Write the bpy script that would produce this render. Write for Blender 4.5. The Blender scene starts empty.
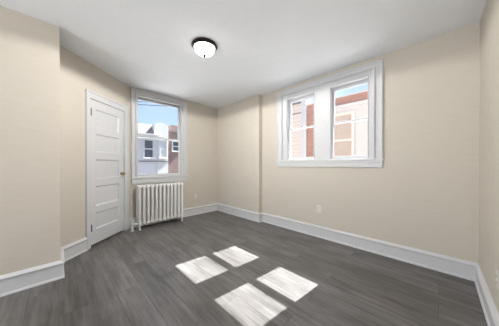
import bpy, bmesh, math
from mathutils import Vector, Matrix

SC = bpy.context.scene
COL = SC.collection

# ------------------------------------------------------------------ camera
F_PX, PX0, PY0 = 190.43, 248.96, 164.73
cam_d = bpy.data.cameras.new('camera')
cam = bpy.data.objects.new('camera', cam_d)
COL.objects.link(cam)
cam_d.sensor_fit = 'HORIZONTAL'
cam_d.sensor_width = 36.0
cam_d.lens = F_PX / 499 * 36
cam_d.shift_x = (249.5 - PX0) / 499
cam_d.shift_y = (PY0 - 163) / 499
cam_d.clip_start = 0.02
cam_d.clip_end = 200
cam.location = (0, 0, 1.13)
cam.rotation_euler = (math.radians(90) - 0.0036, 0, -math.radians(45.05))
SC.camera = cam

# ------------------------------------------------------------------ colour management
SC.view_settings.view_transform = 'Standard'
SC.view_settings.look = 'None'
SC.view_settings.gamma = 1.0
SC.view_settings.use_curve_mapping = False
SC.view_settings.exposure = 0.07
SKY_STRENGTH = 1.35
SUN_STRENGTH = 24.5
BEHIND_FILL_W = 25
LAMP_EMIT = 9
BEHIND_UP_FILL_W = 350
ALLEY_FILL_W = 190
LAMP_W = 92
STREET_FILL_W = 200

# ------------------------------------------------------------------ sky
world = bpy.data.worlds.new('sky')
SC.world = world
world.use_nodes = True
wn, wl = world.node_tree.nodes, world.node_tree.links
wn.clear()
w_out = wn.new('ShaderNodeOutputWorld')
w_bg = wn.new('ShaderNodeBackground')
w_sky = wn.new('ShaderNodeTexSky')
w_sky.sky_type = 'NISHITA'
w_sky.sun_disc = False
w_sky.sun_elevation = math.radians(47.7)
w_sky.sun_rotation = math.radians(96)
w_sky.air_density = 1.0
w_sky.dust_density = 1.0
w_scale = wn.new('ShaderNodeVectorMath'); w_scale.operation = 'SCALE'
w_scale.inputs['Scale'].default_value = 0.16
w_mix = wn.new('ShaderNodeMix'); w_mix.data_type = 'RGBA'
w_tc = wn.new('ShaderNodeTexCoord')
w_noise = wn.new('ShaderNodeTexNoise')
w_noise.inputs['Scale'].default_value = 2.2
w_noise.inputs['Detail'].default_value = 5
w_ramp = wn.new('ShaderNodeValToRGB')
w_ramp.color_ramp.elements[0].position = 0.42
w_ramp.color_ramp.elements[0].color = (0.10, 0.10, 0.10, 1)
w_ramp.color_ramp.elements[1].position = 0.66
w_ramp.color_ramp.elements[1].color = (0.9, 0.9, 0.9, 1)
wl.new(w_tc.outputs['Generated'], w_noise.inputs['Vector'])
wl.new(w_noise.outputs['Fac'], w_ramp.inputs['Fac'])
wl.new(w_sky.outputs['Color'], w_scale.inputs[0])
wl.new(w_scale.outputs['Vector'], w_mix.inputs['A'])
w_mix.inputs['B'].default_value = (0.46, 0.60, 0.84, 1)
wl.new(w_ramp.outputs['Color'], w_mix.inputs['Factor'])
wl.new(w_mix.outputs['Result'], w_bg.inputs['Color'])
w_bg.inputs['Strength'].default_value = SKY_STRENGTH
wl.new(w_bg.outputs['Background'], w_out.inputs['Surface'])

# ------------------------------------------------------------------ sun
sun_d = bpy.data.lights.new('sun', 'SUN')
sun_d.energy = SUN_STRENGTH
sun_d.angle = math.radians(0.4)
sun_d.color = (1.0, 0.99, 0.98)
sun = bpy.data.objects.new('sun', sun_d)
COL.objects.link(sun)
sun.rotation_euler = Vector((-0.925, 0.092, -1.0)).to_track_quat('-Z', 'Y').to_euler()
sun.location = (12, -1, 12)

# added fill lamps imitating outdoor light: two outside the opening behind the camera,
# and one low outside each visible window, aimed up at the ceiling
def area(name, loc, aim, sx, sy, watts, color):
    d = bpy.data.lights.new(name, 'AREA')
    d.shape = 'RECTANGLE'; d.size, d.size_y = sx, sy
    d.energy = watts; d.color = color
    o = bpy.data.objects.new(name, d); COL.objects.link(o)
    o.location = loc
    o.rotation_euler = Vector(aim).to_track_quat('-Z', 'Y').to_euler()
    return o
area('behind_fill', (-3.6, 0.8, 1.2), (1, 0, 0.12), 2.0, 1.9, BEHIND_FILL_W, (0.97, 0.98, 1.0))
area('behind_up_fill', (-4.9, 0.8, -0.3), (1, 0, 0.5), 3.0, 2.0, BEHIND_UP_FILL_W, (1.0, 0.99, 0.98))
area('alley_fill', (5.6, 1.3, -0.5), (-1, 0, 0.55), 5.0, 2.2, ALLEY_FILL_W, (1.0, 0.99, 0.98))  # added fill below the double window, lifts the ceiling
area('street_fill', (1.42, 6.2, -0.5), (0, -1, 0.55), 4.0, 2.0, STREET_FILL_W, (1.0, 0.99, 0.97))  # added fill below the back window; no street lamp stands here

# ------------------------------------------------------------------ room dimensions (metres)
H = 2.4874
XR, XP, YJ, YB, YN = 2.8549, 2.7645, 2.4824, 3.8524, -0.2734
YL, XL = 2.6596, 0.0127
XW = -3.2
A0 = Vector((0.0, 3.045)); A1 = Vector((0.90, YB))
DU = (A1 - A0).normalized(); DLEN = (A1 - A0).length

def frame(ox, oy, right, out):
    m = Matrix.Identity(4)
    m.col[0] = (right[0], right[1], 0, 0)
    m.col[1] = (out[0], out[1], 0, 0)
    m.col[2] = (0, 0, 1, 0)
    m.col[3] = (ox, oy, 0, 1)
    return m
M_RIGHT = frame(XR, 0, (0, -1), (1, 0))      # local x = -Y, local y = outwards
M_BACK = frame(0, YB, (1, 0), (0, 1))
M_DIAG = frame(A0.x, A0.y, (DU.x, DU.y), (-DU.y, DU.x))
M_NEAR = frame(0, YN, (-1, 0), (0, -1))

# ------------------------------------------------------------------ materials
def new_mat(name):
    m = bpy.data.materials.new(name)
    m.use_nodes = True
    nt = m.node_tree
    return m, nt.nodes, nt.links, nt.nodes['Principled BSDF']

def paint(name, col, rough=0.6, scale=30, amount=0.03, bump=0.0, metallic=0.0, stretch=(1, 1, 1), spec=0.5):
    m, n, l, b = new_mat(name)
    tc = n.new('ShaderNodeTexCoord')
    mp = n.new('ShaderNodeMapping'); mp.inputs['Scale'].default_value = stretch
    no = n.new('ShaderNodeTexNoise'); no.inputs['Scale'].default_value = scale
    no.inputs['Detail'].default_value = 3
    l.new(tc.outputs['Object'], mp.inputs['Vector']); l.new(mp.outputs['Vector'], no.inputs['Vector'])
    r = n.new('ShaderNodeValToRGB')
    c0 = [max(0, c * (1 - amount)) for c in col]; c1 = [min(1, c * (1 + amount)) for c in col]
    r.color_ramp.elements[0].color = (*c0, 1); r.color_ramp.elements[1].color = (*c1, 1)
    r.color_ramp.elements[0].position = 0.3; r.color_ramp.elements[1].position = 0.7
    l.new(no.outputs['Fac'], r.inputs['Fac']); l.new(r.outputs['Color'], b.inputs['Base Color'])
    b.inputs['Roughness'].default_value = rough
    b.inputs['Metallic'].default_value = metallic
    b.inputs['Specular IOR Level'].default_value = spec
    if bump:
        bp = n.new('ShaderNodeBump'); bp.inputs['Strength'].default_value = bump
        bp.inputs['Distance'].default_value = 0.002
        l.new(no.outputs['Fac'], bp.inputs['Height']); l.new(bp.outputs['Normal'], b.inputs['Normal'])
    return m

WALL = paint('beige_wall_paint', (0.635, 0.59, 0.52), 0.85, 7, 0.02, 0.25, stretch=(1, 1, 9), spec=0.2)
CEIL = paint('white_ceiling_paint', (0.87, 0.895, 0.93), 0.9, 12, 0.01, 0.1, spec=0.2)
TRIM = paint('white_trim_paint', (0.67, 0.68, 0.70), 0.55, 20, 0.015, 0.05)
DOORP = paint('white_door_paint', (0.69, 0.70, 0.72), 0.4, 25, 0.015, 0.05)
RADP = paint('white_radiator_paint', (0.78, 0.78, 0.77), 0.4, 40, 0.03, 0.2)
BRASS = paint('aged_brass', (0.45, 0.33, 0.16), 0.3, 60, 0.1, 0, 1.0)
NICKEL = paint('brushed_hinge_metal', (0.20, 0.19, 0.18), 0.45, 60, 0.1, 0, 1.0)
BRONZE = paint('dark_bronze', (0.025, 0.020, 0.018), 0.3, 60, 0.2, 0, 0.6)
PLASTIC = paint('white_plastic', (0.72, 0.70, 0.66), 0.35, 50, 0.01)
SLOT = paint('dark_socket_slot', (0.06, 0.06, 0.06), 0.6, 50, 0.01)
CLOSET_SHADE = paint('closet_shade_black', (0.02, 0.018, 0.016), 0.9, 50, 0.1)  # near black stands in for the shade inside the closet
CABLE = paint('black_cable_rubber', (0.03, 0.035, 0.05), 0.7, 50, 0.1)
SIDING_PALE = paint('pale_siding', (0.72, 0.70, 0.72), 0.8, 6, 0.04)
STUCCO = paint('white_stucco', (0.80, 0.78, 0.78), 0.9, 9, 0.04, 0.3)
STUCCO_PINK = paint('off_white_render', (0.72, 0.67, 0.635), 0.9, 9, 0.04, 0.3)
EXT_WHITE = paint('exterior_white_paint', (0.74, 0.72, 0.69), 0.6, 9, 0.02)
EXT_GREY = paint('exterior_grey_cornice', (0.27, 0.245, 0.23), 0.8, 3, 0.08)
EXT_TAN = paint('tan_window_frame_paint', (0.80, 0.74, 0.66), 0.6, 9, 0.03)
BLIND = paint('tan_window_blind', (0.55, 0.46, 0.38), 0.8, 3, 0.05, 0, 0, (1, 1, 12))
BLIND_W = paint('pale_window_shade', (0.66, 0.68, 0.68), 0.8, 3, 0.05, 0, 0, (1, 1, 12))
DARKPANE = paint('dark_exterior_pane', (0.10, 0.12, 0.15), 0.2, 3, 0.3)
ASPHALT = paint('asphalt', (0.16, 0.16, 0.17), 0.9, 20, 0.15, 0.5)
ROOFTAR = paint('roof_felt', (0.12, 0.12, 0.13), 0.9, 10, 0.1)

def brick_mat(name, c1, c2, mortar, scale, rot, w=0.5, h=0.25, ms=0.015):
    m, n, l, b = new_mat(name)
    tc = n.new('ShaderNodeTexCoord')
    mp = n.new('ShaderNodeMapping'); mp.inputs['Rotation'].default_value = rot
    br = n.new('ShaderNodeTexBrick')
    br.inputs['Color1'].default_value = (*c1, 1); br.inputs['Color2'].default_value = (*c2, 1)
    br.inputs['Mortar'].default_value = (*mortar, 1)
    br.inputs['Scale'].default_value = scale; br.inputs['Mortar Size'].default_value = ms
    br.inputs['Brick Width'].default_value = w; br.inputs['Row Height'].default_value = h
    l.new(tc.outputs['Object'], mp.inputs['Vector']); l.new(mp.outputs['Vector'], br.inputs['Vector'])
    l.new(br.outputs['Color'], b.inputs['Base Color'])
    b.inputs['Roughness'].default_value = 0.9
    return m
R90 = math.radians(90)
# facades facing -X: texture x <- world y, texture y <- world z
def facade_coords(m, axis):
    n, l = m.node_tree.nodes, m.node_tree.links
    tc = next(x for x in n if x.type == 'TEX_COORD'); mp = next(x for x in n if x.type == 'MAPPING')
    sep = n.new('ShaderNodeSeparateXYZ'); cmb = n.new('ShaderNodeCombineXYZ')
    l.new(tc.outputs['Object'], sep.inputs[0])
    l.new(sep.outputs['Y' if axis == 'x' else 'X'], cmb.inputs['X'])
    l.new(sep.outputs['Z'], cmb.inputs['Y'])
    l.new(cmb.outputs[0], mp.inputs['Vector'])
BRICK_X = brick_mat('red_brick', (0.56, 0.28, 0.20), (0.46, 0.22, 0.16), (0.50, 0.40, 0.36), 1.0, (0, 0, 0), 0.22, 0.075, 0.008)
facade_coords(BRICK_X, 'x')
BRICK_Y = brick_mat('brown_brick', (0.33, 0.21, 0.18), (0.27, 0.17, 0.15), (0.38, 0.32, 0.30), 1.0, (0, 0, 0), 0.22, 0.075, 0.008)
facade_coords(BRICK_Y, 'y')
BRICK_SKIN = brick_mat('pale_brick_skin', (0.40, 0.31, 0.27), (0.34, 0.27, 0.24), (0.4, 0.37, 0.34), 1.0, (0, 0, 0), 0.22, 0.075, 0.008)
facade_coords(BRICK_SKIN, 'x')
SIDING_CREAM = brick_mat('cream_siding', (0.86, 0.76, 0.66), (0.84, 0.74, 0.64), (0.60, 0.52, 0.46), 1.0, (0, 0, 0), 9.0, 0.16, 0.006)
facade_coords(SIDING_CREAM, 'x')

def floor_mat():
    m, n, l, b = new_mat('grey_wood_plank_vinyl')
    tc = n.new('ShaderNodeTexCoord')
    sep = n.new('ShaderNodeSeparateXYZ'); cmb = n.new('ShaderNodeCombineXYZ')
    l.new(tc.outputs['Object'], sep.inputs[0])
    l.new(sep.outputs['Y'], cmb.inputs['X']); l.new(sep.outputs['X'], cmb.inputs['Y'])
    br = n.new('ShaderNodeTexBrick')
    br.offset = 0.37; br.offset_frequency = 2
    br.inputs['Color1'].default_value = (0, 0, 0, 1); br.inputs['Color2'].default_value = (1, 1, 1, 1)
    br.inputs['Mortar'].default_value = (0.5, 0.5, 0.5, 1)
    br.inputs['Scale'].default_value = 1.0
    br.inputs['Brick Width'].default_value = 1.22; br.inputs['Row Height'].default_value = 0.18
    br.inputs['Mortar Size'].default_value = 0.0016; br.inputs['Mortar Smooth'].default_value = 0.3
    l.new(cmb.outputs[0], br.inputs['Vector'])
    # grain: noise stretched along the plank, shifted per plank
    shift = n.new('ShaderNodeVectorMath'); shift.operation = 'MULTIPLY_ADD'
    l.new(br.outputs['Color'], shift.inputs[0])
    shift.inputs[1].default_value = (7.3, 3.1, 5.7)
    l.new(cmb.outputs[0], shift.inputs[2])
    def grain(sx, sy, scale, detail):
        mp = n.new('ShaderNodeMapping'); mp.inputs['Scale'].default_value = (sx, sy, 1)
        no = n.new('ShaderNodeTexNoise'); no.inputs['Scale'].default_value = scale
        no.inputs['Detail'].default_value = detail; no.inputs['Roughness'].default_value = 0.6
        no.inputs['Distortion'].default_value = 0.3
        l.new(shift.outputs[0], mp.inputs['Vector']); l.new(mp.outputs[0], no.inputs['Vector'])
        return no.outputs['Fac']
    g1 = grain(0.9, 14, 2.2, 5)
    g2 = grain(1.4, 4, 1.3, 4)
    add = n.new('ShaderNodeMath'); add.operation = 'MULTIPLY_ADD'
    l.new(g1, add.inputs[0]); add.inputs[1].default_value = 0.48
    g2m = n.new('ShaderNodeMath'); g2m.operation = 'MULTIPLY'
    l.new(g2, g2m.inputs[0]); g2m.inputs[1].default_value = 0.52
    l.new(g2m.outputs[0], add.inputs[2])
    add2 = n.new('ShaderNodeMath'); add2.operation = 'MULTIPLY_ADD'
    l.new(br.outputs['Color'], add2.inputs[0]); add2.inputs[1].default_value = 0.09
    l.new(add.outputs[0], add2.inputs[2])
    r = n.new('ShaderNodeValToRGB')
    e = r.color_ramp.elements
    e[0].position = 0.36; e[0].color = (0.066, 0.062, 0.058, 1)
    e[1].position = 0.70; e[1].color = (0.205, 0.200, 0.196, 1)
    k = e.new(0.52); k.color = (0.128, 0.121, 0.116, 1)
    l.new(add2.outputs[0], r.inputs['Fac'])
    mix = n.new('ShaderNodeMix'); mix.data_type = 'RGBA'
    l.new(br.outputs['Fac'], mix.inputs['Factor'])
    l.new(r.outputs['Color'], mix.inputs['A'])
    mix.inputs['B'].default_value = (0.060, 0.055, 0.052, 1)
    l.new(mix.outputs['Result'], b.inputs['Base Color'])
    b.inputs['Roughness'].default_value = 0.42
    b.inputs['Specular IOR Level'].default_value = 0.4
    bp = n.new('ShaderNodeBump'); bp.inputs['Strength'].default_value = 0.15; bp.inputs['Distance'].default_value = 0.001
    l.new(g1, bp.inputs['Height']); l.new(bp.outputs['Normal'], b.inputs['Normal'])
    return m
FLOOR = floor_mat()

def glass_mat():
    m = bpy.data.materials.new('window_glass'); m.use_nodes = True
    n, l = m.node_tree.nodes, m.node_tree.links; n.clear()
    o = n.new('ShaderNodeOutputMaterial'); mx = n.new('ShaderNodeMixShader')
    t = n.new('ShaderNodeBsdfTransparent'); g = n.new('ShaderNodeBsdfGlossy')
    t.inputs['Color'].default_value = (0.98, 0.99, 0.99, 1)
    g.inputs['Roughness'].default_value = 0.02
    fr = n.new('ShaderNodeFresnel'); fr.inputs['IOR'].default_value = 1.3
    l.new(fr.outputs[0], mx.inputs[0]); l.new(t.outputs[0], mx.inputs[1]); l.new(g.outputs[0], mx.inputs[2])
    l.new(mx.outputs[0], o.inputs['Surface'])
    return m
GLASS = glass_mat()

def shade_mat():
    m, n, l, b = new_mat('lit_frosted_glass')
    b.inputs['Base Color'].default_value = (0.9, 0.88, 0.85, 1)
    b.inputs['Roughness'].default_value = 0.3
    b.inputs['Emission Color'].default_value = (1.0, 0.96, 0.91, 1)
    tc = n.new('ShaderNodeTexCoord'); no = n.new('ShaderNodeTexNoise'); no.inputs['Scale'].default_value = 18
    no.inputs['Detail'].default_value = 4
    mr = n.new('ShaderNodeMapRange')
    mr.inputs['To Min'].default_value = LAMP_EMIT * 0.85; mr.inputs['To Max'].default_value = LAMP_EMIT * 1.1
    l.new(tc.outputs['Object'], no.inputs['Vector']); l.new(no.outputs['Fac'], mr.inputs['Value'])
    l.new(mr.outputs['Result'], b.inputs['Emission Strength'])
    t = n.new('ShaderNodeBsdfTransparent'); mx = n.new('ShaderNodeMixShader')
    mx.inputs[0].default_value = 0.9
    l.new(t.outputs[0], mx.inputs[1]); l.new(b.outputs[0], mx.inputs[2])
    l.new(mx.outputs[0], n['Material Output'].inputs['Surface'])
    return m
SHADE = shade_mat()

# ------------------------------------------------------------------ mesh helpers
def box(bm, x0, x1, y0, y1, z0, z1, bevel=0.0):
    x0, x1 = min(x0, x1), max(x0, x1); y0, y1 = min(y0, y1), max(y0, y1); z0, z1 = min(z0, z1), max(z0, z1)
    vs = [bm.verts.new(p) for p in [(x0, y0, z0), (x1, y0, z0), (x1, y1, z0), (x0, y1, z0),
                                    (x0, y0, z1), (x1, y0, z1), (x1, y1, z1), (x0, y1, z1)]]
    fs = [bm.faces.new([vs[i] for i in f]) for f in
          [(3, 2, 1, 0), (4, 5, 6, 7), (0, 1, 5, 4), (1, 2, 6, 5), (2, 3, 7, 6), (3, 0, 4, 7)]]
    if bevel:
        es = list({e for f in fs for e in f.edges})
        bmesh.ops.bevel(bm, geom=es, offset=bevel, segments=2, affect='EDGES', profile=0.5)

def lathe(bm, prof, center=(0, 0, 0), axis='z', seg=32):
    """prof: list of (radius, height)"""
    rings = []
    c = Vector(center)
    def P(r, h, a):
        x, y = r * math.cos(a), r * math.sin(a)
        return c + (Vector((x, y, h)) if axis == 'z' else Vector((x, h, y)) if axis == 'y' else Vector((h, x, y)))
    for r, h in prof:
        if r < 1e-6:
            rings.append([bm.verts.new(P(0, h, 0))])
        else:
            rings.append([bm.verts.new(P(r, h, 2 * math.pi * i / seg)) for i in range(seg)])
    for a, b in zip(rings, rings[1:]):
        for i in range(seg):
            j = (i + 1) % seg
            if len(a) == 1 and len(b) == 1: continue
            if len(a) == 1: bm.faces.new((a[0], b[i], b[j]))
            elif len(b) == 1: bm.faces.new((a[i], a[j], b[0]))
            else: bm.faces.new((a[i], a[j], b[j], b[i]))

def tube(bm, pts, r, seg=12, ell=None):
    """swept round tube with closed ends; ell=(rx,ry) for straight vertical tubes"""
    pts = [Vector(p) for p in pts]
    rings = []
    for i, p in enumerate(pts):
        d = (pts[min(i + 1, len(pts) - 1)] - pts[max(i - 1, 0)]).normalized()
        up = Vector((0, 0, 1)) if abs(d.z) < 0.9 else Vector((0, 1, 0))
        a = d.cross(up).normalized(); b = d.cross(a).normalized()
        ra, rb = ell if ell else (r, r)
        rings.append([bm.verts.new(p + a * ra * math.cos(t) + b * rb * math.sin(t))
                      for t in [2 * math.pi * k / seg for k in range(seg)]])
    for a, b in zip(rings, rings[1:]):
        for i in range(seg):
            bm.faces.new((a[i], a[(i + 1) % seg], b[(i + 1) % seg], b[i]))
    bm.faces.new(list(reversed(rings[0]))); bm.faces.new(rings[-1])

def link(name, bm, mat, parent=None, mtx=None, smooth=False):
    bmesh.ops.recalc_face_normals(bm, faces=bm.faces)
    me = bpy.data.meshes.new(name)
    bm.to_mesh(me); bm.free()
    mats = mat if isinstance(mat, (list, tuple)) else [mat]
    for k in mats: me.materials.append(k)
    if smooth:
        for p in me.polygons: p.use_smooth = True
        try: me.set_sharp_from_angle(angle=math.radians(40))
        except Exception: pass
    o = bpy.data.objects.new(name, me)
    COL.objects.link(o)
    if parent is not None: o.parent = parent
    if mtx is not None: o.matrix_world = mtx
    return o

def empty(name, mtx, label=None, cat=None, group=None, kind=None):
    o = bpy.data.objects.new(name, None)
    COL.objects.link(o); o.matrix_world = mtx
    o.empty_display_size = 0.1
    if label: o['label'] = label
    if cat: o['category'] = cat
    if group: o['group'] = group
    if kind: o['kind'] = kind
    return o
def tag(o, label=None, cat=None, group=None, kind=None):
    if label: o['label'] = label
    if cat: o['category'] = cat
    if group: o['group'] = group
    if kind: o['kind'] = kind
    return o
def B(): return bmesh.new()
def T(x, y, z): return Matrix.Translation((x, y, z))

# ------------------------------------------------------------------ shell
bm = B(); box(bm, XW - 0.2, XR + 0.14, YN - 0.14, YB + 0.14, -0.12, 0)
tag(link('floor', bm, FLOOR), 'dark grey wood-plank floor with four bright sunlit patches', 'floor', kind='structure')
bm = B(); box(bm, XW - 0.2, XR + 0.14, YN - 0.14, YB + 0.14, H, H + 0.15)
tag(link('ceiling', bm, CEIL), 'plain white ceiling over the empty room', 'ceiling', kind='structure')

TW = 0.14
# right wall with double window hole and chimney-like step near the far corner
RH = (0.60, 1.985, 1.20, 2.34)      # y0,y1,z0,z1 of the hole
bm = B()
box(bm, XR, XR + TW, YN - TW, RH[0], 0, H)
box(bm, XR, XR + TW, RH[1], YJ, 0, H)
box(bm, XR, XR + TW, RH[0], RH[1], 0, RH[2])
box(bm, XR, XR + TW, RH[0], RH[1], RH[3], H)
box(bm, XP, XR + TW, YJ, YB + TW, 0, H)
tag(link('wall_right', bm, WALL), 'beige wall with the white double window', 'wall', kind='structure')
# back wall
BH = (1.00, 1.845, 0.90, 2.385)
bm = B()
box(bm, 0.70, BH[0], YB, YB + TW, 0, H)
box(bm, BH[1], XP, YB, YB + TW, 0, H)
box(bm, BH[0], BH[1], YB, YB + TW, 0, BH[2])
box(bm, BH[0], BH[1], YB, YB + TW, BH[3], H)
tag(link('wall_back', bm, WALL), 'beige wall behind the radiator with a single window', 'wall', kind='structure')
# unseen brick skin round the double window, added to control bounce onto the alley
bm = B()
box(bm, XR + TW, XR + TW + 0.01, -3, RH[0], -3.2, H + 1.2); box(bm, XR + TW, XR + TW + 0.01, RH[1], YB + TW, -3.2, H + 1.2)
box(bm, XR + TW, XR + TW + 0.01, RH[0], RH[1], -3.2, RH[2]); box(bm, XR + TW, XR + TW + 0.01, RH[0], RH[1], RH[3], H + 1.2)
tag(link('wall_bounce_skin', bm, BRICK_SKIN), 'unseen pale brick skin around the double window, added to control bounced light', 'wall', kind='structure')
# left block
bm = B(); box(bm, XW - 0.2, XL, YL, YB + TW, 0, H)
tag(link('wall_left', bm, WALL), 'beige wall at the left edge, ending in a square corner', 'wall', kind='structure')
# diagonal wall with the closet door hole
DS0, DS1, DZ = 0.395, 1.055, 2.02
bm = B()
box(bm, 0, DS0, 0, 0.12, 0, H)
box(bm, DS1, DLEN - 0.001, 0, 0.12, 0, H)
box(bm, DS0, DS1, 0, 0.12, DZ, H)
tag(link('wall_diagonal', bm, WALL, mtx=M_DIAG), 'narrow beige angled wall holding the white panelled door', 'wall', kind='structure')
bm = B(); box(bm, -0.1, DLEN + 0.05, 0.121, 0.17, 0, H)
tag(link('wall_closet', bm, CLOSET_SHADE, mtx=M_DIAG), 'black wall behind the white panelled door, coloured as closet shade', 'wall', kind='structure')
# near wall and the wall behind the camera with an opening invented to let fill in
bm = B(); box(bm, XW - 0.2, XR, YN - TW, YN, 0, H)
tag(link('wall_near', bm, WALL), 'pale beige wall at the right edge of the picture', 'wall', kind='structure')
bm = B()
box(bm, XW - 0.2, XW, YN, -0.15, 0, H); box(bm, XW - 0.2, XW, 1.75, YL, 0, H)
box(bm, XW - 0.2, XW, -0.15, 1.75, 0, 0.3); box(bm, XW - 0.2, XW, -0.15, 1.75, 2.2, H)
tag(link('wall_behind', bm, WALL), 'beige wall with a wide opening added for fill light, out of view behind the camera', 'wall', kind='structure')

# ------------------------------------------------------------------ baseboards (mitred sweeps)
BB = [(0.0, 0.0), (0.030, 0.0), (0.030, 0.010), (0.026, 0.018), (0.020, 0.022), (0.020, 0.134), (0.026, 0.138),
      (0.030, 0.145), (0.030, 0.152), (0.020, 0.162), (0.012, 0.168), (0.008, 0.173), (0.0, 0.174)]
def offset_pts(path, closed=False):
    """returns per vertex the miter direction (scaled) to the right of travel"""
    out = []
    n = len(path)
    for i in range(n):
        ds = []
        if i > 0: ds.append((path[i] - path[i - 1]).normalized())
        if i < n - 1: ds.append((path[i + 1] - path[i]).normalized())
        ns = [Vector((d.y, -d.x)) for d in ds]
        if len(ns) == 1: out.append(ns[0])
        else:
            s = ns[0] + ns[1]; s.normalize()
            out.append(s / s.dot(ns[0]))
    return out
def baseboards(path, groups):
    path = [Vector(p) for p in path]
    off = offset_pts(path)
    for name, i0, i1, label in groups:
        bm = B(); rings = []
        for i in range(i0, i1 + 1):
            rings.append([bm.verts.new((path[i].x + off[i].x * d, path[i].y + off[i].y * d, z)) for d, z in BB])
        m = len(BB)
        for a, b in zip(rings, rings[1:]):
            for k in range(m):
                bm.faces.new((a[k], a[(k + 1) % m], b[(k + 1) % m], b[k]))
        bm.faces.new(rings[0]); bm.faces.new(list(reversed(rings[-1])))
        tag(link(name, bm, TRIM), label, 'baseboard', kind='structure')
def dpt(s): return tuple(A0 + DU * s)
S_IN = (XL - A0.x) / DU.x
baseboards([(XW, YL), (XL, YL), dpt(S_IN), dpt(0.335)],
           [('baseboard_left', 0, 1, 'white baseboard along the wall at the left edge'),
            ('baseboard_diagonal', 1, 3, 'short white baseboard between the wall corner and the door')])
baseboards([dpt(1.142), (A1.x, YB), (XP, YB), (XP, YJ), (XR, YJ), (XR, YN), (XW, YN)],
           [('baseboard_back', 0, 2, 'white baseboard running behind the radiator'),
            ('baseboard_right', 2, 5, 'long white baseboard under the double window'),
            ('baseboard_near', 5, 6, 'white baseboard at the lower right edge')])

# ------------------------------------------------------------------ windows
def casing(bm, s0, s1, z0, z1, w_l, w_r, w_t):
    """moulded casing around a hole (s0..s1, z0..z1): flat board, backband and inner bead"""
    for (a0, a1, b0, b1, out, inn) in [(s0 - w_l, s0, z0, z1 + w_t, 's-', 's+'), (s1, s1 + w_r, z0, z1 + w_t, 's+', 's-')]:
        box(bm, a0, a1, -0.018, 0.0, b0, b1, 0.002)
        if out == 's-':
            box(bm, a0, a0 + 0.022, -0.030, -0.018, b0, b1, 0.003); box(bm, a1 - 0.026, a1, -0.040, -0.018, b0, z1 + 0.026, 0.009)
        else:
            box(bm, a1 - 0.022, a1, -0.030, -0.018, b0, b1, 0.003); box(bm, a0, a0 + 0.026, -0.040, -0.018, b0, z1 + 0.026, 0.009)
    box(bm, s0, s1, -0.018, 0.0, z1, z1 + w_t, 0.002)
    box(bm, s0 - w_l, s1 + w_r, -0.030, -0.018, z1 + w_t - 0.022, z1 + w_t, 0.003)
    box(bm, s0 - 0.020, s1 + 0.020, -0.040, -0.018, z1, z1 + 0.026, 0.009)

def sash(parent, s0, s1, z0, z1, d0, d1, st, top, bot, lock=False):
    bm = B()
    box(bm, s0, s0 + st, d0, d1, z0, z1, 0.003); box(bm, s1 - st, s1, d0, d1, z0, z1, 0.003)
    box(bm, s0 + st, s1 - st, d0, d1, z1 - top, z1, 0.003); box(bm, s0 + st, s1 - st, d0, d1, z0, z0 + bot, 0.003)
    o = link('sash', bm, TRIM, parent)
    bm = B(); dm = (d0 + d1) / 2
    box(bm, s0 + st - 0.004, s1 - st + 0.004, dm - 0.002, dm + 0.002, z0 + bot - 0.004, z1 - top + 0.004)
    link('pane', bm, GLASS, o)
    if lock:
        bm = B(); sm = (s0 + s1) / 2
        box(bm, sm - 0.022, sm + 0.022, d0, d0 + 0.020, z1, z1 + 0.004, 0.001)
        lathe(bm, [(0, 0), (0.008, 0), (0.008, 0.006), (0, 0.007)], (sm, d0 + 0.012, z1 + 0.004), seg=16)
        box(bm, sm - 0.004, sm + 0.018, d0 - 0.003, d0 + 0.006, z1 + 0.006, z1 + 0.010, 0.001)
        link('sash_lock', bm, NICKEL, o)['label'] = 'dull metal sash lock'
    return o

def window(name, mtx, hole, bays, zr, wl_, wr_, wt_, meet, stool_out, apron, label):
    s0, s1, z0, z1 = hole
    r = empty(name, mtx, label, 'window', kind='structure')
    bm = B(); casing(bm, s0, s1, z0, z1, wl_, wr_, wt_)
    f = link('window_casing', bm, TRIM, r)
    # inner frame filling the hole around the bays
    bm = B()
    xs = [s0] + [v for b in bays for v in b] + [s1]
    for i in range(0, len(xs), 2):
        if xs[i + 1] - xs[i] > 0.004:
            box(bm, xs[i], xs[i + 1], -0.012, 0.138, z0, z1)
    for b in bays:
        if z1 - zr[1] > 0.003: box(bm, b[0], b[1], -0.012, 0.138, zr[1], z1)
        if zr[0] - z0 > 0.003: box(bm, b[0], b[1], 0.02, 0.16, z0, zr[0])
        # stop beads round each bay
        for q in (b[0], b[1] - 0.012):
            box(bm, q, q + 0.012, -0.020, 0.036, zr[0], zr[1], 0.004)
            box(bm, q, q + 0.010, 0.079, 0.085, zr[0], zr[1])
        box(bm, b[0], b[1], -0.020, 0.036, zr[1] - 0.012, zr[1], 0.004)
    link('window_frame', bm, TRIM, r)
    # stool and apron
    bm = B()
    box(bm, s0 - wl_ - 0.015, s1 + wr_ + 0.015, -stool_out, 0.0, z0 - 0.028, z0, 0.006)
    box(bm, s0, s1, 0.0, 0.04, z0 - 0.001, z0 + 0.006)
    box(bm, s0 - wl_, s1 + wr_, -0.020, 0.0, z0 - 0.028 - apron, z0 - 0.028, 0.004)
    box(bm, s0 - wl_, s1 + wr_, -0.028, -0.020, z0 - 0.028 - 0.022, z0 - 0.028, 0.004)
    link('window_sill', bm, TRIM, r)
    for b in bays:
        sash(r, b[0] + 0.001, b[1] - 0.001, zr[0], meet + 0.004, 0.040, 0.076, 0.030, 0.026, 0.034, lock=True)
        sash(r, b[0] + 0.001, b[1] - 0.001, meet - 0.020, zr[1], 0.086, 0.122, 0.030, 0.050, 0.028)
    return r

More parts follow.
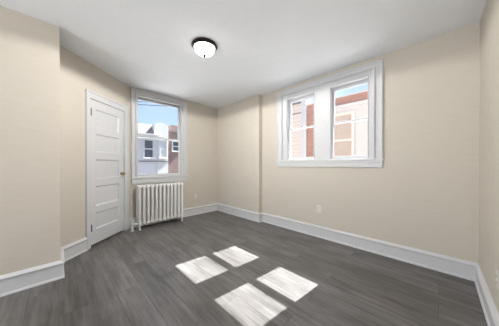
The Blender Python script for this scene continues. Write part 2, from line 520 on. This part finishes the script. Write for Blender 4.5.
window('window_1', M_BACK, BH, [(BH[0] + 0.004, BH[1] - 0.004)], (0.905, 2.375), 0.088, 0.112, 0.095, 1.64, 0.045, 0.10,
       'white single sash window above the radiator showing blue sky')
window('window_2', M_RIGHT, (-RH[1], -RH[0], RH[2], RH[3]), [(-1.905, -1.385), (-1.150, -0.645)], (1.215, 2.275),
       0.118, 0.105, 0.088, 1.752, 0.030, 0.088, 'white double window with two sash bays in the right wall')

# ------------------------------------------------------------------ door
dr = empty('door_1', M_DIAG, 'white five-panel door with brass knob in the angled wall', 'door', kind='structure')
bm = B()
CW0, CW1 = 0.335, 1.142
box(bm, CW0, DS0 + 0.006, -0.016, 0.0, 0, DZ + 0.07, 0.002); box(bm, DS1 - 0.006, CW1, -0.016, 0.0, 0, DZ + 0.07, 0.002)
box(bm, DS0 + 0.006, DS1 - 0.006, -0.016, 0.0, DZ - 0.006, DZ + 0.07, 0.002)
box(bm, CW0, CW0 + 0.016, -0.024, -0.016, 0, DZ + 0.085, 0.003); box(bm, CW1 - 0.018, CW1, -0.024, -0.016, 0, DZ + 0.085, 0.003)
box(bm, CW0, CW1, -0.026, 0.0, DZ + 0.067, DZ + 0.09, 0.003)
# jambs
box(bm, DS0, DS0 + 0.006, 0.0, 0.118, 0, DZ); box(bm, DS1 - 0.006, DS1, 0.0, 0.118, 0, DZ)
box(bm, DS0, DS1, 0.0, 0.118, DZ - 0.006, DZ)
link('door_frame', bm, TRIM, dr)
# slab: built of stiles, rails and recessed panels with sticking
X0, X1, Z0, Z1 = DS0 + 0.010, DS1 - 0.010, 0.028, DZ - 0.010
PX_0, PX_1 = X0 + 0.098, X1 - 0.098
PZ = [(0.225, 0.450), (0.545, 0.820), (0.920, 1.195), (1.295, 1.548), (1.635, 1.895)]
bm = B()
dF, dB = 0.004, 0.042
box(bm, X0, PX_0, dF, dB, Z0, Z1, 0.001); box(bm, PX_1, X1, dF, dB, Z0, Z1, 0.001)
zs = [Z0] + [v for p in PZ for v in p] + [Z1]
for i in range(0, len(zs), 2):
    box(bm, PX_0, PX_1, dF, dB, zs[i], zs[i + 1])
for a, b in PZ:
    # bevelled sticking ring then flat recessed panel
    e, dp = 0.016, 0.016
    o = [(PX_0, a), (PX_1, a), (PX_1, b), (PX_0, b)]
    i_ = [(PX_0 + e, a + e), (PX_1 - e, a + e), (PX_1 - e, b - e), (PX_0 + e, b - e)]
    vo = [bm.verts.new((x, dF, z)) for x, z in o]; vi = [bm.verts.new((x, dF + dp, z)) for x, z in i_]
    for k in range(4):
        bm.faces.new((vo[k], vo[(k + 1) % 4], vi[(k + 1) % 4], vi[k]))
    bm.faces.new(vi)
    box(bm, PX_0 - 0.001, PX_1 + 0.001, dF + dp + 0.001, dB - 0.004, a - 0.001, b + 0.001)
slab = link('door_leaf', bm, DOORP, dr)
# knob
KS = X1 - 0.055
bm = B()
lathe(bm, [(0, -0.006), (0.022, -0.006), (0.024, -0.002), (0.024, 0.0)], (KS, dF, 0.975), 'y', 24)
lathe(bm, [(0.009, -0.004), (0.008, -0.028), (0.018, -0.032), (0.026, -0.042), (0.027, -0.050), (0.020, -0.060), (0.0, -0.063)], (KS, dF, 0.975), 'y', 24)
link('door_knob', bm, BRASS, dr, smooth=True)['label'] = 'round brass knob'
for hz in (1.83, 0.26):
    bm = B()
    lathe(bm, [(0, -0.045), (0.009, -0.045), (0.009, 0.045), (0, 0.045)], (DS0 + 0.017, -0.012, hz), 'z', 12)
    lathe(bm, [(0, 0.045), (0.004, 0.046), (0.005, 0.052), (0, 0.056)], (DS0 + 0.017, -0.012, hz), 'z', 12)
    box(bm, DS0 + 0.012, DS0 + 0.036, 0.000, 0.004, hz - 0.045, hz + 0.045)
    link('hinge', bm, NICKEL, dr, smooth=True)['label'] = 'dull metal hinge'

# ------------------------------------------------------------------ radiator
RX0, PITCH, NSEC = 0.985, 0.0685, 12
RY0, RY1 = 3.600, 3.785
rad = empty('radiator', T(RX0, RY0, 0), 'white cast iron column radiator standing under the back window', 'radiator')
def section_bm(feet):
    bm = B(); D = RY1 - RY0
    cols = [0.026, 0.071, D - 0.071, D - 0.026]
    for cy in cols:
        tube(bm, [(0, cy, 0.105), (0, cy, 0.715)], 0, 14, ell=(0.0240, 0.0255))
    # rounded top and bottom headers: side profile swept across x with rounded edges
    def header(z0, z1, r):
        prof = []
        for (cx_, cz_, a0) in [(r, z0 + r, 180), (D - r, z0 + r, 270), (D - r, z1 - r, 0), (r, z1 - r, 90)]:
            for k in range(6):
                a = math.radians(a0 + 90 * k / 5)
                prof.append((cx_ + r * math.cos(a), cz_ + r * math.sin(a)))
        cyy, czz = D / 2, (z0 + z1) / 2
        rings = []
        for x, s in [(-0.030, -0.012), (-0.026, -0.005), (-0.012, 0.0), (0.012, 0.0), (0.026, -0.005), (0.030, -0.012)]:
            rings.append([bm.verts.new((x, cyy + (py - cyy) * (1 + s / (D / 2)), czz + (pz - czz) * (1 + s / ((z1 - z0) / 2)))) for py, pz in prof])
        n = len(prof)
        for a, b in zip(rings, rings[1:]):
            for k in range(n): bm.faces.new((a[k], a[(k + 1) % n], b[(k + 1) % n], b[k]))
        bm.faces.new(rings[0]); bm.faces.new(list(reversed(rings[-1])))
    header(0.690, 0.762, 0.034)
    header(0.075, 0.135, 0.028)
    # nipples joining the next section
    for z in (0.725, 0.105):
        lathe(bm, [(0, -PITCH / 2), (0.022, -PITCH / 2), (0.022, PITCH / 2), (0, PITCH / 2)], (0, D / 2, z), 'x', 14)
    return bm
sec = link('section', section_bm(False), RADP, rad, smooth=True)
for i in range(1, NSEC):
    c = sec.copy(); COL.objects.link(c); c.parent = rad; c.location = (i * PITCH, 0, 0)
for i in (0, NSEC - 1):
    for cy in (0.024, RY1 - RY0 - 0.024):
        bm = B()
        lathe(bm, [(0, 0), (0.021, 0), (0.022, 0.012), (0.014, 0.022), (0.016, 0.060), (0.022, 0.095), (0, 0.095)], (i * PITCH, cy, 0), 'z', 14)
        link('foot', bm, RADP, rad, smooth=True)
bm = B()
D2 = (RY1 - RY0) / 2
lathe(bm, [(0, 0), (0.024, 0), (0.026, 0.008), (0.024, 0.018), (0.016, 0.020), (0.016, 0.045), (0, 0.045)], (-0.072, D2 - 0.04, 0.105), 'x', 16)
tube(bm, [(-0.05, D2 - 0.04, 0.105), (-0.085, D2 - 0.04, 0.105), (-0.098, D2 - 0.04, 0.100), (-0.105, D2 - 0.04, 0.088), (-0.106, D2 - 0.04, 0.0)], 0.017, 14)
lathe(bm, [(0, 0), (0.030, 0), (0.030, 0.006), (0.018, 0.012), (0, 0.012)], (-0.106, D2 - 0.04, 0.0), 'z', 18)
lathe(bm, [(0.024, -0.01), (0.028, 0.0), (0.024, 0.022), (0.014, 0.032), (0.010, 0.050), (0, 0.052)], (-0.092, D2 - 0.04, 0.110), 'z', 16)
v = link('valve', bm, RADP, rad, smooth=True); v['label'] = 'white painted pipe elbow and valve at the floor'
bm = B()
lathe(bm, [(0, 0), (0.026, 0), (0.030, 0.006), (0.026, 0.014), (0, 0.016)], (-0.092, D2 - 0.04, 0.160), 'z', 16)
link('valve_handle', bm, RADP, v, smooth=True)

# ------------------------------------------------------------------ ceiling light
LX, LY = 1.184, 1.897
lt = empty('ceiling_light', T(LX, LY, H), 'lit frosted bowl ceiling light with dark bronze rim and finial', 'lamp')
bm = B()
lathe(bm, [(0, 0), (0.132, 0), (0.142, -0.005), (0.145, -0.012), (0.139, -0.018), (0.133, -0.021), (0.134, -0.029), (0.127, -0.036), (0.120, -0.038), (0.117, -0.036), (0.115, -0.026), (0, -0.022)], seg=48)
link('rim', bm, BRONZE, lt, smooth=True)['label'] = 'dark bronze stepped rim'
bm = B()
prof = [(0.115, -0.030)]
for k in range(1, 13):
    a = math.radians(90 * k / 12)
    prof.append((0.115 * math.cos(a), -0.033 - 0.083 * math.sin(a)))
prof[-1] = (0.0, -0.116)
lathe(bm, prof, seg=48)
link('glass_shade', bm, SHADE, lt, smooth=True)['label'] = 'glowing white frosted glass bowl'
bm = B()
lathe(bm, [(0, -0.108), (0.018, -0.110), (0.020, -0.117), (0.010, -0.121), (0.014, -0.128), (0.011, -0.137), (0, -0.142)], seg=20)
link('finial', bm, BRONZE, lt, smooth=True)['label'] = 'small dark finial'

bulb = bpy.data.lights.new('bulb', 'SPOT')
bulb.spot_size = math.radians(180); bulb.spot_blend = 0.1
bulb.energy = LAMP_W; bulb.shadow_soft_size = 0.01; bulb.color = (1.0, 0.965, 0.92)
bo = bpy.data.objects.new('bulb', bulb); COL.objects.link(bo)
bo.location = (LX, LY, H - 0.160)
# ------------------------------------------------------------------ outlets
def outlet(mtx, s, z, label, cat='outlet'):
    r = empty('wall_outlet', mtx @ T(s, 0, z), label, cat)
    bm = B(); box(bm, -0.035, 0.035, -0.006, 0, -0.057, 0.057, 0.003)
    p = link('cover_plate', bm, PLASTIC, r)
    for dz in (-0.024, 0.024):
        bm = B(); box(bm, -0.017, 0.017, -0.009, -0.006, dz - 0.015, dz + 0.015, 0.002)
        q = link('socket', bm, PLASTIC, r)
        bm = B()
        box(bm, -0.008, -0.006, -0.0095, -0.009, dz - 0.005, dz + 0.006)
        box(bm, 0.006, 0.008, -0.0095, -0.009, dz - 0.004, dz + 0.005)
        box(bm, -0.0025, 0.0025, -0.0095, -0.009, dz - 0.012, dz - 0.008)
        link('slots', bm, SLOT, q)
    return r
outlet(M_RIGHT, -1.315, 0.433, 'white wall outlet below the double window')
outlet(M_BACK, 2.167, 0.415, 'white wall outlet on the back wall right of the radiator')
outlet(M_NEAR, -2.005, 0.385, 'pale wall outlet cut off by the right edge, on the near wall')

# ------------------------------------------------------------------ outside
bm = B(); box(bm, -12, 30, -12, 40, -3.4, -3.2)
tag(link('ground', bm, ASPHALT), 'street and alley ground below the windows', 'ground', kind='structure')

def ext_window(parent, axis, a0, a1, z0, z1, plane, trim, frame_mat, up_mat, low_mat, meet=True):
    """axis 'x': facade on plane X, facing -X; axis 'y': facade on plane Y, facing -Y"""
    def bx(bm, p, q, d0, d1, r, s, bv=0.0):
        if axis == 'x': box(bm, plane + d0, plane + d1, p, q, r, s, bv)
        else: box(bm, p, q, plane + d0, plane + d1, r, s, bv)
    bm = B()
    t = trim
    bx(bm, a0 - t, a0, -0.05, 0.0, z0 - t, z1 + t); bx(bm, a1, a1 + t, -0.05, 0.0, z0 - t, z1 + t)
    bx(bm, a0, a1, -0.05, 0.0, z1, z1 + t); bx(bm, a0, a1, -0.05, 0.0, z0 - t, z0)
    bx(bm, a0 - t - 0.03, a1 + t + 0.03, -0.09, -0.05, z1 + t * 0.5, z1 + t)
    bx(bm, a0 - t - 0.03, a1 + t + 0.03, -0.09, -0.05, z0 - t, z0 - t * 0.5)
    zm = (z0 + z1) / 2
    if meet: bx(bm, a0, a1, -0.035, -0.002, zm - 0.035, zm + 0.035)
    w = link('window', bm, frame_mat, parent)
    bm = B(); bx(bm, a0, a1, -0.012, -0.004, zm, z1); link('pane', bm, up_mat, w)
    bm = B(); bx(bm, a0, a1, -0.012, -0.004, z0, zm); link('pane', bm, low_mat, w)
    return w

# building seen through the back window (about nine metres beyond it)
YF = 13.0
b1 = empty('row_house', T(4.5, YF + 2, -3.2), 'pale house with two windows and grey cornice, through the back window', 'building')
def part(name, bm, mat, root):
    o = link(name, bm, mat)
    o.parent = root
    o.matrix_parent_inverse = root.matrix_world.inverted()
    return o
bpy.context.view_layer.update()
def wpart(root, name, mat, *boxes, bevel=0.0):
    bm = B()
    for b in boxes: box(bm, *b, bevel)
    bmesh.ops.transform(bm, matrix=root.matrix_world.inverted(), verts=bm.verts)
    return link(name, bm, mat, root)
def wwindow(root, *a, **k):
    w = ext_window(root, *a, **k)
    inv = root.matrix_world.inverted()
    for o in [w] + list(w.children):
        o.data.transform(inv)
    return w
wpart(b1, 'wall', SIDING_PALE, (0.6, 4.56, YF, YF + 6, -3.2, 2.80))
wpart(b1, 'bay_wall', EXT_WHITE, (4.56, 5.24, YF - 0.06, YF + 6, -3.2, 2.86))
wpart(b1, 'cornice', EXT_WHITE, (0.5, 4.62, YF - 0.20, YF + 0.1, 2.80, 2.95), (0.5, 4.62, YF - 0.28, YF + 0.1, 2.95, 3.02))
wpart(b1, 'belt_course', EXT_GREY, (0.6, 4.56, YF - 0.05, YF, 1.27, 1.34))
wpart(b1, 'belt_course', EXT_GREY, (4.56, 5.24, YF - 0.11, YF - 0.06, 1.27, 1.34))
# sloping mansard band
bm = B()
ys = [(YF - 0.10, 3.02), (YF + 0.45, 3.72), (YF + 6, 3.80), (YF + 6, 3.02)]
va = [bm.verts.new((0.6, y, z)) for y, z in ys]; vb = [bm.verts.new((4.62, y, z)) for y, z in ys]
bm.faces.new(va); bm.faces.new(list(reversed(vb)))
for k in range(4): bm.faces.new((va[k], va[(k + 1) % 4], vb[(k + 1) % 4], vb[k]))
bmesh.ops.transform(bm, matrix=b1.matrix_world.inverted(), verts=bm.verts)
link('mansard_roof', bm, EXT_GREY, b1)
# arched white gable above the bay
bm = B()
N = 14; pts = [(4.34, 2.86), (5.22, 2.86)]
for k in range(N + 1):
    a = math.pi * k / N
    pts.append((4.78 + 0.44 * math.cos(a), 3.55 + 0.28 * math.sin(a)))
fa = [bm.verts.new((x, YF - 0.15, z)) for x, z in pts]; fb = [bm.verts.new((x, YF + 1.2, z)) for x, z in pts]
bm.faces.new(fa); bm.faces.new(list(reversed(fb)))
for k in range(len(pts)): bm.faces.new((fa[k], fa[(k + 1) % len(pts)], fb[(k + 1) % len(pts)], fb[k]))
bmesh.ops.transform(bm, matrix=b1.matrix_world.inverted(), verts=bm.verts)
link('gable', bm, EXT_WHITE, b1)['label'] = 'bright white arched gable'
wwindow(b1, 'y', 3.80, 4.28, 1.55, 2.62, YF, 0.07, EXT_WHITE, DARKPANE, DARKPANE)
wwindow(b1, 'y', 4.72, 5.12, 1.55, 2.66, YF - 0.06, 0.06, EXT_WHITE, BLIND_W, BLIND_W)
b2 = empty('brick_house', T(6.6, YF + 2, -3.2), 'brown brick house with small dark window, right side of back window view', 'building')
bpy.context.view_layer.update()
wpart(b2, 'wall', BRICK_Y, (5.24, 9.0, YF - 0.02, YF + 6, -3.2, 3.35))
wpart(b2, 'chimney', BRICK_Y, (5.55, 6.1, YF + 0.2, YF + 0.9, 3.35, 3.85))
wpart(b2, 'coping', EXT_GREY, (5.24, 9.0, YF - 0.08, YF + 0.3, 3.35, 3.43))
wwindow(b2, 'y', 5.58, 6.10, 2.05, 2.66, YF - 0.02, 0.07, EXT_WHITE, DARKPANE, DARKPANE)

# buildings across the alley, seen through the double window
XF = 7.0
b3 = empty('alley_house', T(XF + 2, 1.5, -3.2), 'brick and white house across the alley with a tan-framed window', 'building')
bpy.context.view_layer.update()
wpart(b3, 'brick_wall', BRICK_X, (XF, XF + 5, -3.0, 3.72, -3.2, 3.45))
wpart(b3, 'coping', EXT_WHITE, (XF - 0.06, XF + 0.3, -3.0, 3.72, 3.45, 3.49))
wpart(b3, 'rendered_wall', STUCCO_PINK, (XF - 0.08, XF, -3.0, 3.02, -3.2, 3.10))
wpart(b3, 'string_course', EXT_WHITE, (XF - 0.14, XF, -3.0, 3.02, 3.06, 3.16))
wwindow(b3, 'x', 2.06, 2.78, 1.10, 2.80, XF - 0.08, 0.09, EXT_TAN, BLIND, BLIND)
b4 = empty('siding_house', T(XF + 2, 6.0, -3.2), 'cream siding house with white corner board, through the left bay', 'building')
bpy.context.view_layer.update()
wpart(b4, 'wall', SIDING_CREAM, (XF - 0.02, XF + 5, 3.95, 8.5, -3.2, 3.60))
wpart(b4, 'corner_board', EXT_WHITE, (XF - 0.06, XF + 0.4, 3.73, 3.95, -3.2, 3.75))
wpart(b4, 'eave', EXT_GREY, (XF - 0.10, XF + 0.2, 3.95, 8.5, 3.60, 3.66))
wpart(b4, 'trim_board', EXT_GREY, (XF - 0.05, XF - 0.02, 3.95, 8.5, 3.20, 3.235))

# power cables in front of the sky
def cable(y, x0, z0, slope, r, label):
    bm = B()
    pts = []
    for t in range(21):
        x = -4 + 16 * t / 20
        pts.append((x, y, z0 + slope * (x - x0) + 0.002 * (x - x0) ** 2))
    tube(bm, pts, r, 8)
    tag(link('power_cable', bm, CABLE), label, 'cable', group='power cables outside the back window')
cable(9.0, 2.425, 3.652, 0.155, 0.016, 'lower dark power cable crossing the sky in the back window')
cable(9.3, 2.50, 3.86, 0.19, 0.013, 'upper dark power cable at the very top of the back window')
